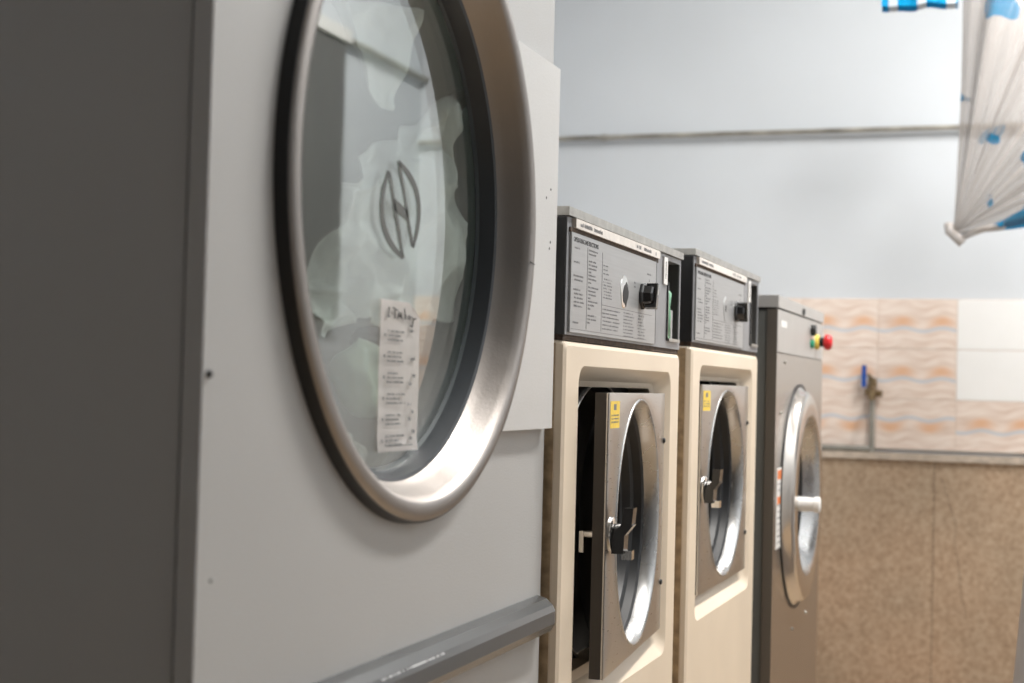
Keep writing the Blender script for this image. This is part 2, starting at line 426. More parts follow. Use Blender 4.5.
# ------------------------------------------------------------------ ceiling lamps
def ceiling_lamp(x, y, label):
    t = tag(empty('ceiling_lamp', (x, y, ZC)), label, 'lamp', 'fluorescent ceiling lamps')
    obj('housing', B(-.16, .16, -.62, .62, -.06, 0), 'lamp_body', t, bevel=.01)
    for s in (-.07, .07):
        bm = nb(); rod(bm, (s, -.59, -.085), (s, .59, -.085), .014); obj('tube', bm, 'tube', t, smooth='auto')
        for e in (-1, 1):
            obj('socket', B(s - .012, s + .012, e * .6 - .012, e * .6 + .012, -.105, -.055), 'lamp_body', t)
    ld = bpy.data.lights.new('lamp_light', 'AREA'); ld.shape = 'RECTANGLE'; ld.size = .3; ld.size_y = 1.2; ld.energy = LAMP_W; ld.color = (1, .965, .92)
    lo = bpy.data.objects.new('lamp_light', ld); COL.objects.link(lo); lo.parent = t; lo.location = (0, 0, -.11)
    return t
ceiling_lamp(.45, 2.8, 'twin tube ceiling lamp over the aisle beside the washers')
ceiling_lamp(.45, 4.4, 'twin tube ceiling lamp nearest the tiled back wall')

# ------------------------------------------------------------------ tumble dryer
DX, DY0, DY1, DH = -.575, .984, 1.811, 1.95
D = tag(empty('tumble_dryer', (DX, DY0, 0)), 'big light grey dryer with large round steel-ringed glass door', 'dryer')
W_ = DY1 - DY0
RY, RZ = 1.40 - DY0, 1.13                      # door centre
bm = nb(); plate_hole(bm, -.016, 0, 0, W_, .06, DH, RY, RZ, .303); obj('front_panel', bm, 'dryer', D)
obj('plinth', B(-.70, -.03, .02, W_ - .02, 0, .06), 'dark', D)
obj('side_panel', B(-.74, -.0200, .003, .012, .06, DH), 'dryer_side', D)
obj('side_panel', B(-.74, -.0175, W_ - .012, W_ - .004, .06, DH), 'dryer_side', D)
obj('front_flange', B(-.0162, -.0005, -.0008, .0012, .06, DH), 'dryer_side', D)
obj('seam_strip', B(-.0185, -.0160, .006, .02, .06, DH), 'dark', D)
obj('rear_panel', B(-.75, -.74, .004, W_ - .004, .06, DH), 'dryer_side', D)
obj('top_panel', B(-.745, -.016, .004, W_ - .004, DH - .012, DH), 'dryer_side', D)
HPX, HY1, HZ0, HZ1 = .013, 1.800 - DY0, .899, 1.343
arc = [(RY + .3165 * math.cos(a), RZ + .3165 * math.sin(a)) for a in [math.asin((HZ0 - RZ) / .3165) + (math.asin((HZ1 - RZ) / .3165) - math.asin((HZ0 - RZ) / .3165)) * k / 24 for k in range(25)]]
out = arc + [(HY1, HZ1), (HY1, HZ0)]
bm = nb(); va = [bm.verts.new((-.001, y, z)) for y, z in out]; vb = [bm.verts.new((HPX, y, z)) for y, z in out]
bm.faces.new(va); bm.faces.new(vb)
for k in range(len(out)): bm.faces.new((va[k], va[(k + 1) % len(out)], vb[(k + 1) % len(out)], vb[k]))
hp = obj('hinge_plate', bm, 'hinge_white', D, bevel=.003)
for (y, z) in ((1.752, 1.19), (1.735, 1.178), (1.752, 1.118), (1.755, 1.126)):
    bm = nb(); R = lathe(bm, [(HPX - .001, .0017), (HPX + .0004, .0015)], y + .02 - DY0, z, 8); cap(bm, R[-1]); obj('rivet_hole', bm, 'rubber', hp)
for z in (1.318, 1.298, 1.292):
    bm = nb(); rod(bm, (.006, HY1 - .002, z), (.006, HY1 + .006, z), .004); obj('hinge_screw', bm, 'rubber', hp)
# ring: outer flange, rolled lip and cone that runs in to the gasket
prof = [(.0095, .3150), (.0125, .3140), (.0155, .3095), (.016, .303), (.0150, .298), (.012, .2945), (.004, .2905), (-.010, .284), (-.023, .277), (-.026, .274)]
bm = nb(); lathe(bm, prof, RY, RZ, 128); dr = obj('door_ring', bm, 'ring', D, smooth=True)
bm = nb(); lathe(bm, [(-.001, .3175), (.0100, .3165), (.0115, .3155), (.0115, .3120)], RY, RZ, 128); obj('ring_seal', bm, 'rubber', dr, smooth='auto')
bm = nb(); lathe(bm, [(-.0215, .2775), (-.023, .2735), (-.026, .2725), (-.034, .2695), (-.040, .2680), (-.043, .2640)], RY, RZ, 128); obj('door_gasket', bm, 'gasket', dr, smooth='auto')
bm = nb(); box(bm, .0153, .0162, .2955, .3095, -.0006, .0006)
bmesh.ops.rotate(bm, verts=bm.verts, cent=(0, 0, 0), matrix=Matrix.Rotation(-.12, 3, 'X')); bmesh.ops.translate(bm, verts=bm.verts, vec=(0, RY, RZ)); obj('weld_seam', bm, 'dark', dr)
GX = -.040                                      # glass front face
bm = nb(); R = lathe(bm, [(GX, .004), (GX, .269), (GX - .005, .269), (GX - .005, .004)], RY, RZ, 96); cap(bm, R[0]); cap(bm, R[-1]); gl = obj('door_glass', bm, 'glass', D)
# drum behind the glass
bm = nb(); lathe(bm, [(-.050, .280), (-.060, .33), (-.10, .345), (-.62, .345), (-.63, .32)], RY, RZ, 72); R = lathe(bm, [(-.63, .32), (-.635, .05)], RY, RZ, 72); cap(bm, R[-1]); obj('drum', bm, 'drum', D, smooth='auto')
bm = nb(); lathe(bm, [(-.016, .303), (-.035, .295), (-.050, .280)], RY, RZ, 72); obj('drum_collar', bm, 'gasket', D, smooth='auto')
# logo: a letter H made of two thin bows and a bar
def logo(parent, yc, zc, s, x):
    bm = nb()
    def poly(pts):
        vs_ = [bm.verts.new((x, yc + a * s, zc + b * s)) for a, b in pts]; vt = [bm.verts.new((x + .0004, yc + a * s, zc + b * s)) for a, b in pts]
        bm.faces.new(vt); bm.faces.new(vs_)
        for k in range(len(pts)): bm.faces.new((vs_[k], vs_[(k + 1) % len(pts)], vt[(k + 1) % len(pts)], vt[k]))
    n = 12
    P0, P1, P2 = Vector((-.18, 1.02)), Vector((1.62, .58)), Vector((.74, -.73))
    for sg in (1, -1):                          # a stem and a bow on each side, point-symmetric
        o_, i_ = [], []
        for k in range(n + 1):
            t = k / n
            p = P0 * (1 - t) ** 2 + P1 * 2 * t * (1 - t) + P2 * t * t
            d = ((P1 - P0) * (1 - t) + (P2 - P1) * t).normalized(); nn = Vector((d.y, -d.x))
            wd = .055 + .05 * math.sin(PI * t)
            o_.append(p - nn * wd); i_.append(p + nn * wd)
        for k in range(n): poly([tuple(q * sg) for q in (o_[k], o_[k + 1], i_[k + 1], i_[k])])
        poly([tuple(q * sg) for q in (Vector((-.27, 1.04)), Vector((-.08, .98)), Vector((.80, -.76)), Vector((.64, -.74)))])
    poly([(-.36, -.04), (-.40, .22), (.36, .04), (.40, -.22)])
    return obj('logo_letter', bm, 'logo', parent)
logo(gl, 1.434 - DY0, 1.126, .0467, GX + .0004)
# bumper bar low on the front
pr = [(-.001, .694), (.012, .690), (.020, .683), (.0235, .676), (.0235, .661), (.018, .651), (.006, .646), (-.001, .646)]
bm = nb(); loft(bm, [(0, pr)]); bm.free(); bm = nb()
va = [bm.verts.new((x, .004, z)) for x, z in pr]; vb = [bm.verts.new((x, 1.800 - DY0, z)) for x, z in pr]
for k in range(len(pr)): bm.faces.new((va[k], va[(k + 1) % len(pr)], vb[(k + 1) % len(pr)], vb[k]))
bm.faces.new(va); bm.faces.new(vb)
br = obj('bumper_bar', bm, 'bar', D, smooth='auto', ang=15)
bm = nb(); print_line(bm, 0, 0, 0, .155, .0030, random.Random(3), .7)
for v in bm.verts:
    t = v.co.z; v.co = Vector((.0215 - t * .55, .295 + v.co.y, .6805 + t * .85))
obj('printed_text', bm, 'whiteink', br)
screw('panel_screw', D, 0, .008, .953, .0032, 'rubber')
screw('panel_screw', D, 0, .020, .80, .0012, 'rubber', .001)

# paper note stuck to the dryer glass
P = tag(empty('paper_note', (DX + GX + .0006, DY0, 0)), 'narrow white handwritten paper note stuck on dryer door glass', 'note')
def note():
    y0, y1, z0, z1 = 1.30, 1.388, .868, .9995
    bm = nb(); nu, nv = 8, 20; g = []
    for j in range(nv + 1):
        rowv = []
        for i in range(nu + 1):
            u, v = i / nu, j / nv
            y = y0 + (y1 - y0) * u; z = z0 + (z1 - z0) * v
            if u > .74 and v > .9: y -= (u - .74) * .06 * (v - .9) * 9; z -= (u - .74) * (v - .9) * .20
            x = .0004 + .0022 * max(0, .10 - v) * 6 + .0014 * max(0, u - .85) * 6 + .0003 * math.sin(9 * v + 4 * u)
            rowv.append(bm.verts.new((x, y - DY0, z)))
        g.append(rowv)
    for j in range(nv):
        for i in range(nu): bm.faces.new((g[j][i], g[j][i + 1], g[j + 1][i + 1], g[j + 1][i]))
    bmesh.ops.solidify(bm, geom=bm.faces[:], thickness=.0003)
    obj('sheet', bm, 'paper', P)
    rnd = random.Random(5); bm = nb(); ya = y0 - DY0
    z = .9715
    for k in range(6):
        for q in range(3):
            print_line(bm, .0022, ya + .014, z - q * .0038, rnd.uniform(.026, .044), .0021, rnd, .88)
        print_line(bm, .0022, ya + .006, z - .004, .004, .003, rnd, 1)
        for q in range(2):
            if rnd.random() < .75: print_line(bm, .0026, ya + .062 + rnd.uniform(0, .012), z - rnd.uniform(-.004, .012), .007, .0035, rnd, .8)
        z -= .0182
    print_line(bm, .004, ya + .012, .8725, .060, .0014, rnd, 1)
    obj('printed_text', bm, 'inkpale', P)
    bm = nb()                                     # handwritten heading: a few pen strokes
    for pts in ([(.012, .984), (.016, .993)], [(.012, .986), (.017, .985)], [(.024, .993), (.034, .991)], [(.029, .992), (.028, .984)], [(.035, .984), (.037, .990), (.040, .985), (.042, .989), (.044, .984)],
                [(.050, .994), (.051, .984), (.056, .986), (.051, .989)], [(.058, .984), (.061, .988), (.064, .984)], [(.066, .987), (.070, .985), (.069, .978), (.064, .979)], [(.072, .985), (.077, .986)]):
        tube(bm, [(.0022, ya + a, b) for a, b in pts], .0006, 5)
    obj('handwriting', bm, 'ink', P)
note()
for c in P.children:
    for v in c.data.vertices: v.co.y = 1.3885 - DY0 + (v.co.y + DY0 - 1.30) * 1.14; v.co.z = .8805 + (v.co.z - .868) * 1.16

# ------------------------------------------------------------------ laundry in the drum
def cloth(name, m, fn, nu, nv, label, cat, amp=.02, freq=7., seed=0., thick=.0015):
    bm = nb(); g = []
    for j in range(nv + 1):
        g.append([])
        for i in range(nu + 1):
            p = Vector(fn(i / nu, j / nv))
            q = p * freq + Vector((seed, seed * 1.7, -seed))
            d = noise.noise_vector(q) * amp + noise.noise_vector(q * 2.3) * amp * .6 + noise.noise_vector(q * 5.1) * amp * .22
            r1 = 1 - abs(noise.noise(q * 1.6)) * 2
            p = p + d + Vector((amp * .8 * max(0, r1), 0, 0))
            p.x = min(p.x, GW - .010); p.y -= .036
            g[-1].append(bm.verts.new(p))
    for j in range(nv):
        for i in range(nu): bm.faces.new((g[j][i], g[j][i + 1], g[j + 1][i + 1], g[j + 1][i]))
    if thick:
        bmesh.ops.recalc_face_normals(bm, faces=bm.faces)
        bmesh.ops.solidify(bm, geom=bm.faces[:], thickness=thick)
    else: bmesh.ops.remove_doubles(bm, verts=bm.verts, dist=.0012)
    o = obj(name, bm, m, smooth=True)
    return tag(o, label, cat, 'laundry inside the dryer drum')
GW = DX + GX                                      # world x of the glass
def heap(cx, cy, cz, rx, ry, rz):
    def f(u, v):
        a = 2 * PI * u; b = PI * (v - .5) * .98
        return (cx + rx * math.cos(b) * math.cos(a), cy + ry * math.cos(b) * math.sin(a), cz + rz * math.sin(b))
    return f
cloth('bed_sheet', 'cloth', lambda u, v: (GW - .028 - .080 * (1 - u) ** 1.2 - .015 * math.sin(5 * v + 3 * u) * (1 - u), 1.475 + .21 * u + .03 * v * (1 - u), 1.0 + .03 * u + (.16 + .10 * u) * v), 80, 60,
      'crumpled white sheet bunched up behind the dryer glass', 'sheet', .019, 12., 2.)
cloth('pillowcase', 'cloth', lambda u, v: (GW - .050 - .03 * v * math.sin(6 * u), 1.545 + (u - .75) * (.02 + .15 * v ** .8), 1.245 + .115 * v - .02 * v * (1 - u)), 40, 40,
      'white pillowcase hanging in a point at the top of the drum', 'pillowcase', .008, 14., 5.)
cloth('towel', 'cloth2', heap(GW - .085, 1.335, .925, .045, .065, .075), 64, 48, 'pale grey towel lying low at the left behind dryer glass', 'towel', .022, 16., 9., 0)
cloth('green_cloth', 'greencloth', heap(GW - .075, 1.575, .955, .03, .065, .04), 48, 32, 'sage green cloth heaped behind the paper note', 'cloth', .02, 9., 3., 0)
cloth('white_towel', 'cloth', heap(GW - .075, 1.455, .875, .04, .045, .03), 56, 40, 'white towel at the very bottom of the dryer drum', 'towel', .014, 16., 7., 0)
cloth('grey_cloth', 'bluecloth', heap(GW - .10, 1.635, 1.00, .03, .035, .022), 40, 24, 'dark slate cloth above the green cloth in the drum', 'cloth', .012, 9., 13., 0)

# ------------------------------------------------------------------ coin-operated washers
def washer(X, Y, dz, ajar, label, seed, foil):
    T = tag(empty('washing_machine', (X, Y, 0)), label, 'washing machine', 'cream coin-operated washers')
    rnd = random.Random(seed)
    W, Z1 = .655, 1.009 + dz
    n = 6
    # cream front with a dished rectangular recess
    ro = (.068, .587, .533 + dz, .974 + dz); ri = (.098, .556, .570 + dz, .951 + dz)
    bm = nb()
    loft(bm, [(-.060, rrect(0, W, .08, Z1, .006, n)), (-.010, rrect(0, W, .08, Z1, .006, n)), (-.003, rrect(.002, W - .002, .082, Z1 - .002, .007, n)), (0, rrect(.008, W - .008, .088, Z1 - .007, .008, n)),
              (0, rrect(ro[0] - .004, ro[1] + .004, ro[2] - .004, ro[3] + .004, .026, n)), (-.003, rrect(*ro, .024, n)), (-.022, rrect(ri[0] - .010, ri[1] + .010, ri[2] - .012, ri[3] + .008, .020, n)),
              (-.026, rrect(*ri, .016, n)), (-.060, rrect(*ri, .016, n))])
    obj('front_panel', bm, 'cream', T, smooth='auto', ang=14)
    obj('side_panel', B(-.66, -.045, .0015, .010, .05, Z1 - .004), 'cream_side', T)
    obj('side_panel', B(-.66, -.045, W - .010, W - .0015, .05, Z1 - .004), 'cream_side', T)
    obj('side_edge', B(-.046, -.012, -.0008, .0015, .08, Z1 - .004), 'cream_side', T)
    obj('rear_panel', B(-.67, -.655, .002, W - .002, .05, Z1 - .004), 'cream_side', T)
    obj('top_panel', B(-.66, -.03, .002, W - .002, Z1 - .006, Z1), 'cream_side', T)
    obj('plinth', B(-.64, -.03, .02, W - .02, 0, .085), 'blackmetal', T)
    # tub mouth
    zc = .7545 + dz; yc = .345
    bm = nb(); plate_hole(bm, -.075, -.061, .03, W - .03, .45 + dz, .99 + dz, yc, zc, .205); obj('tub_front', bm, 'blackmetal', T)
    bm = nb(); lathe(bm, [(-.062, .212), (-.052, .209), (-.050, .203), (-.056, .198), (-.075, .197)], yc, zc, 80); obj('tub_rim', bm, 'dark', T, smooth=True)
    bm = nb(); lathe(bm, [(-.0505, .2045), (-.0488, .2035), (-.0488, .2015), (-.0505, .2005)], yc, zc, 80); obj('rim_clamp', bm, 'steel', T, smooth=True)
    bm = nb(); lathe(bm, [(-.074, .198), (-.12, .205), (-.13, .24), (-.48, .24)], yc, zc, 72); R = lathe(bm, [(-.48, .24), (-.49, .04)], yc, zc, 72); cap(bm, R[-1]); obj('drum', bm, 'drumdark', T, smooth='auto')
    # latch keeper on the left of the mouth
    bm = nb(); box(bm, -.052, -.034, .112, .118, zc - .022, zc + .004); box(bm, -.036, -.031, .112, .150, zc - .002, zc + .004); box(bm, -.036, -.033, .148, .152, zc - .018, zc + .010)
    obj('latch_keeper', bm, 'chrome', T, bevel=.0012, seg=1)
    # control housing
    h0, h1 = 1.016 + dz, 1.164 + dz
    obj('lower_trim', B(-.30, -.004, .003, W - .003, Z1, h0 + .003), 'rust', T)
    H = obj('control_housing', B(-.32, -.002, .004, .553, h0, h1), 'hgrey', T, bevel=.0015, seg=1)
    obj('side_plate', B(-.32, -.003, .0015, .0045, h0, h1 - .001), 'blackmetal', H)
    nz0, nz1, ny0, ny1 = 1.028 + dz, 1.156 + dz, .560, .646
    bm = nb(); box(bm, -.32, -.002, .5535, ny0, h0, h1); box(bm, -.32, -.002, ny1, W - .001, h0, h1); box(bm, -.32, -.002, ny0, ny1, h0, nz0); box(bm, -.32, -.002, ny0, ny1, nz1, h1)
    CB = obj('coin_housing', bm, 'hgrey', T)
    obj('niche_back', B(-.32, -.090, ny0, ny1, nz0, nz1), 'dark', CB)
    obj('niche_shade', B(-.09, -.004, ny1 - .0012, ny1 + .0005, nz0, nz1), 'dark', CB)  # dark sheet added on the inner wall to deepen the niche's shade
    obj('niche_lip', B(-.06, .002, ny0 + .004, ny1 - .006, nz0 - .001, nz0 + .004), 'lid', CB, bevel=.001, seg=1)
    if foil:
        cb = nb(); R = lathe(cb, [(nz0 + .004, .006), (nz0 + .04, .008), (nz0 + .055, .006), (nz0 + .076, .0085), (nz0 + .082, .003)], -.007, .577, 14, 'z'); cap(cb, R[0]); cap(cb, R[-1]); obj('coin_mechanism', cb, 'foil', CB, smooth=True)
        obj('coin_chute', B(-.018, -.002, .588, .600, nz0 + .004, nz0 + .05), 'plate', CB, bevel=.002, seg=1)
    obj('niche_frame', B(-.002, .0006, .557, .5605, nz0, nz1 - .035), 'black', CB)
    st = obj('price_label', B(-.0015, .0008, .524, .548, 1.116 + dz, 1.159 + dz), 'white', CB)
    obj('label_mark', B(.0008, .0011, .5345, .5375, 1.125 + dz, 1.152 + dz), 'ink', st)
    obj('top_cover', B(-.33, .002, -.001, W + .001, h1 + .001, h1 + .012), 'lid', T, bevel=.003)
    obj('top_gap', B(-.31, -.006, .006, W - .006, h1 - .001, h1 + .002), 'rubber', T)
    ls = obj('label_strip', B(-.003, .0035, .026, .484, 1.1515 + dz, 1.1635 + dz), 'strip', T, bevel=.0015, seg=2)
    r2 = random.Random(seed + 1)
    for (yy, zz, ln, hh) in ((.044, 1.155, .055, .0052), (.108, 1.155, .042, .0052), (.335, 1.155, .010, .0055), (.350, 1.1545, .012, .0068), (.375, 1.155, .050, .005), (.452, 1.154, .006, .006)):
        bm = nb(); print_line(bm, .0037, yy, zz + dz, ln, hh, r2, .95); obj('printed_word', bm, 'inkpale', ls)
    obj('seam', B(-.003, .0006, .012, .484, 1.1455 + dz, 1.1515 + dz), 'rust', T)
    p0, p1 = .0155, .468
    PL = obj('instruction_plate', B(-.003, .0012, p0, p1, 1.0195 + dz, 1.1455 + dz), 'plate', T, bevel=.0006, seg=1)
    obj('plate_gap', B(-.003, .0008, p1 + .001, p1 + .006, 1.02 + dz, 1.152 + dz), 'rubber', T)
    # printed instructions
    x = .00135
    lettering('heading', 'OPERATING INSTRUCTIONS', .0088, 'ink', PL, (p0 + .008, 1.1345 + dz), .115, x)
    bm = nb(); rr = random.Random(seed + 2); z = dz
    for zz, lines in ((1.126, 1), (1.108, 1), (1.0905, 2), (1.073, 5), (1.031, 1)):
        for q in range(lines): print_line(bm, x, p0 + .010 + (.004 if q else 0), zz - q * .0052 + z, rr.uniform(.030, .048) if lines > 1 else .026, .0028, rr, .92)
    for zz, lines in ((1.128, 2), (1.114, 4), (1.0955, 3), (1.080, 4), (1.0615, 3), (1.043, 3)):
        for q in range(lines): print_line(bm, x, p0 + .078, zz - q * .0048 + z, rr.uniform(.030, .050) * (.35 if q == lines - 1 and lines > 2 else 1), .0027, rr, .92)
    for q in range(3): print_line(bm, x, p0 + .150, 1.1145 - q * .0055 + z, rr.uniform(.02, .034), .0022, rr, .8)
    for q in range(7): print_line(bm, x, p0 + .150, 1.0965 - q * .0042 + z, .046, .0022, rr, .62)
    for q in range(6): print_line(bm, x, p0 + .150, 1.0555 - q * .0053 + z, rr.uniform(.07, .098), .0023, rr, .88)
    for q in range(8): print_line(bm, x, p0 + .262, 1.0565 - q * .0047 + z, rr.uniform(.05, .062), .0022, rr, .8); print_line(bm, x, p0 + .345, 1.0565 - q * .0047 + z, rr.uniform(.025, .05), .0022, rr, .8)
    print_line(bm, x, p0 + .395, 1.1215 + z, .030, .003, rr, .9); print_line(bm, x, p0 + .408, 1.1115 + z, .004, .005, rr, 1)
    print_line(bm, x, p0 + .318, 1.103 + z, .009, .0035, rr, 1); print_line(bm, x, p0 + .318, 1.097 + z, .009, .0035, rr, 1)
    obj('printed_text', bm, 'inkpale', PL)
    bm = nb()
    for yy in (.072, .144): box(bm, x - .0003, x + .0001, p0 + yy, p0 + yy + .0012, 1.026 + dz, 1.132 + dz)
    box(bm, x - .0003, x + .0001, p0 + .004, p0 + .40, 1.0235 + dz, 1.0241 + dz); box(bm, x - .0003, x + .0001, p0 + .148, p0 + .43, 1.0615 + dz, 1.0621 + dz)
    obj('rule_lines', bm, 'inkpale', PL)
    # lock: bright escutcheon with a torn dark hole on the first machine, bare plate on the second
    bm = nb(); c = [(p0 + .262 + .020 * math.cos(a) * (1 + .12 * math.sin(3 * a)), 1.087 + dz + .024 * math.sin(a)) for a in [2 * PI * k / 24 for k in range(24)]]
    loft(bm, [(.0010, c), (.0022, [(a * .94 + (p0 + .262) * .06, b * .94 + (1.087 + dz) * .06) for a, b in c])], True); es = obj('lock_plate', bm, 'chrome' if foil else 'plate', PL)
    if foil:
        bm = nb(); c = [(p0 + .268 + .0125 * math.cos(a) * (1 + .3 * math.sin(2 * a + 1)), 1.084 + dz + .0165 * math.sin(a) * (1 + .15 * math.cos(5 * a))) for a in [2 * PI * k / 20 for k in range(20)]]
        loft(bm, [(.0012, c), (.0025, c)], True); obj('lock_hole', bm, 'rubber', es)
    else:
        obj('lock_slot', B(.002, .0026, p0 + .258, p0 + .266, 1.082 + dz, 1.094 + dz), 'rubber', es)
    # programme knob
    K = nb(); R = lathe(K, [(.001, .0205), (.005, .0205), (.007, .0180), (.018, .0165), (.0205, .014)], 0, 0, 8); cap(K, R[-1]); box(K, .008, .025, -.0055, .0055, -.0185, .0185)
    kb = obj('programme_knob', K, 'black', T, bevel=.0008, seg=1); kb.location = (0, .383, 1.0875 + dz); kb.rotation_euler = (-.25 + .5 * (not foil), 0, 0)
    obj('pointer_line', B(.0250, .0256, -.001, .001, .002, .017), 'white', kb)
    # door: hinge on the far side
    dw, dh, th = .460, .374, .019
    hy, hz = .569, .757 + dz
    Dr = empty_mesh_door(T, dw, dh, th, seed)
    Dr.location = (-.004, hy, hz); Dr.rotation_euler = (0, 0, ajar)
    for s in (-.115, .110):
        bm = nb(); rod(bm, (-.012, hy + .006, hz + s - .012), (-.012, hy + .006, hz + s + .012), .0045); obj('hinge_pin', bm, 'rubber', T, smooth='auto')
    return T
def empty_mesh_door(T, dw, dh, th, seed):
    """door plate whose origin is the hinge edge; the plate reaches to -y and is one part with its sub-parts"""
    cy = -(dw - .240); R0 = .1775
    bm = nb(); plate_hole(bm, -.004, 0, -dw, 0, -dh / 2, dh / 2, cy, 0, R0, 96)
    d = obj('door', bm, 'steel', T, smooth='auto', bevel=.0015)
    bm = nb(); plate_hole(bm, -th, -.004, -dw + .0004, -.0004, -dh / 2 + .0004, dh / 2 - .0004, cy, 0, R0 + .002, 96); obj('door_edge', bm, 'edge', d)
    bm = nb(); lathe(bm, [(-.003, R0 + .0015), (.0012, R0 + .001), (.0016, R0 - .002), (-.002, R0 - .0045), (-.010, R0 - .009), (-.021, R0 - .011)], cy, 0, 96); obj('bowl_ring', bm, 'bowl', d, smooth=True)
    bm = nb(); lathe(bm, [(-.0205, R0 - .010), (-.024, R0 - .016), (-.036, R0 - .019), (-.040, R0 - .026), (-.052, R0 - .030), (-.056, R0 - .036)], cy, 0, 96); obj('window_gasket', bm, 'rubber', d, smooth='auto')
    bm = nb(); R = lathe(bm, [(-.054, R0 - .032), (-.066, .11), (-.074, .06), (-.076, .005)], cy, 0, 64); cap(bm, R[-1]); obj('window_glass', bm, 'dglass', d, smooth=True)
    bm = nb(); lathe(bm, [(-.019, R0 + .010), (-.040, R0 + .006), (-.052, R0 - .006), (-.056, R0 - .034)], cy, 0, 80); obj('inner_ring', bm, 'blackmetal', d, smooth='auto')
    # handle on the free side
    ky = -dw + .031
    bm = nb(); R = lathe(bm, [(0, .023), (.003, .023), (.0045, .020)], ky, 0, 24); cap(bm, R[-1]); esc = obj('handle_rose', bm, 'chrome', d, smooth='auto')
    bm = nb(); R = lathe(bm, [(.004, .014), (.010, .0145), (.014, .015)], ky, 0, 20); cap(bm, R[-1])
    def seg_(x0, x1, z0, z1, w0, w1, lean0, lean1):
        v = [bm.verts.new(c) for c in ((x0 + lean0, ky - w0, z0), (x1 + lean0, ky - w0, z0), (x1 + lean0, ky + w0, z0), (x0 + lean0, ky + w0, z0), (x0 + lean1, ky - w1, z1), (x1 + lean1, ky - w1, z1), (x1 + lean1, ky + w1, z1), (x0 + lean1, ky + w1, z1))]
        for f in ((0, 3, 2, 1), (4, 5, 6, 7), (0, 1, 5, 4), (1, 2, 6, 5), (2, 3, 7, 6), (3, 0, 4, 7)): bm.faces.new([v[i] for i in f])
    seg_(.004, .020, -.024, .000, .016, .015, 0, .001); seg_(.004, .020, .000, .014, .015, .014, .001, .012); seg_(.005, .018, .014, .036, .014, .013, .012, .014)
    obj('handle', bm, 'black', d, bevel=.003, seg=2)
    bm = nb(); box(bm, .016, .030, ky - .008, ky + .010, -.032, -.020); obj('handle_catch', bm, 'chrome', d, bevel=.004)
    bm = nb(); rod(bm, (-th - .018, ky - .012, 0), (-th, ky - .012, 0), .005); box(bm, -th - .020, -th - .014, ky - .018, ky - .004, -.024, .004); obj('latch_hook', bm, 'chrome', d, bevel=.001, seg=1)
    s = obj('warning_sticker', B(-.0002, .0004, -dw + .008, -dw + .072, .140, .176), 'yellow', d)
    bm = nb(); rr = random.Random(seed + 9)
    for q in range(3): print_line(bm, .0005, -dw + .014, .156 - q * .0045, .050, .0025, rr, .8)
    obj('printed_text', bm, 'inkpale', s)
    obj('pictogram', B(.0003, .0006, -dw + .030, -dw + .048, .164, .172), 'inkpale', s)
    for z in (.112, -.112):
        screw('hinge_screw', d, 0, -.007, z, .0045, 'rubber')
    return d
washer(-.555, 1.824, 0., .072, 'nearest cream washer with its steel door standing slightly open', 21, True)
washer(-.555, 2.573, .017, 0., 'farther cream washer with its steel door closed, beside stainless machine', 42, False)

# ------------------------------------------------------------------ large stainless washer at the end of the row
S = tag(empty('washer_extractor', (-.528, 3.306, 0)), 'tall brownish stainless washer at row end with red stop button', 'washing machine')
SW, SH = .744, 1.160
SYC, SZ, SR = .345, .708, .245
bm = nb(); plate_hole(bm, -.012, 0, 0, SW, .06, 1.036, SYC, SZ, .20, 96); obj('front_panel', bm, 'm3steel', S)
cp = obj('control_panel', B(-.012, .0005, .001, SW - .001, 1.038, 1.130), 'm3panel', S, bevel=.001, seg=1)
obj('panel_seam', B(-.012, -.002, .001, SW - .001, 1.034, 1.040), 'rust', S)
ld_ = obj('top_lid', B(-.80, .002, -.002, SW + .002, 1.134, SH), 'm3panel', S, bevel=.003)
obj('lid_gap', B(-.78, -.004, .002, SW - .002, 1.128, 1.136), 'rubber', S)
obj('lid_catch', B(.001, .006, .36, .376, 1.136, 1.150), 'rubber', ld_, bevel=.002, seg=1)
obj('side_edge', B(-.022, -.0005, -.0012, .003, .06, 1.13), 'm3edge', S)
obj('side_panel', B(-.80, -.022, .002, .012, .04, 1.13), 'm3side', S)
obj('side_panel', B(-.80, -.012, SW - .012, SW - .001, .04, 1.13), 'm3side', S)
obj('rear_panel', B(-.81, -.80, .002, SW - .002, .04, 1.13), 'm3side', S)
obj('plinth', B(-.78, -.03, .02, SW - .02, 0, .06), 'blackmetal', S)
bm = nb(); lathe(bm, [(0, SR + .012), (.004, SR + .010), (.010, SR + .002), (.020, SR), (.026, SR - .006), (.029, SR - .016), (.029, .190), (.027, .185)], SYC, SZ, 96); dd = obj('door_ring', bm, 'm3ring', S, smooth=True)
bm = nb(); lathe(bm, [(.0275, .186), (.024, .176), (.010, .166), (-.01, .150)], SYC, SZ, 96); obj('bowl', bm, 'bowl', dd, smooth=True)
bm = nb(); lathe(bm, [(-.002, SR + .018), (.003, SR + .018), (.003, SR + .008)], SYC, SZ, 96); obj('door_seal', bm, 'rubber', dd, smooth='auto')
bm = nb(); R = lathe(bm, [(-.01, .152), (-.03, .13), (-.06, .08), (-.065, .005)], SYC, SZ, 64); cap(bm, R[-1]); obj('door_glass', bm, 'dglass', dd, smooth=True)
bm = nb(); lathe(bm, [(-.012, .20), (-.05, .205), (-.06, .26), (-.50, .26)], SYC, SZ, 64); R = lathe(bm, [(-.50, .26), (-.51, .03)], SYC, SZ, 64); cap(bm, R[-1]); obj('drum', bm, 'drumdark', S, smooth='auto')
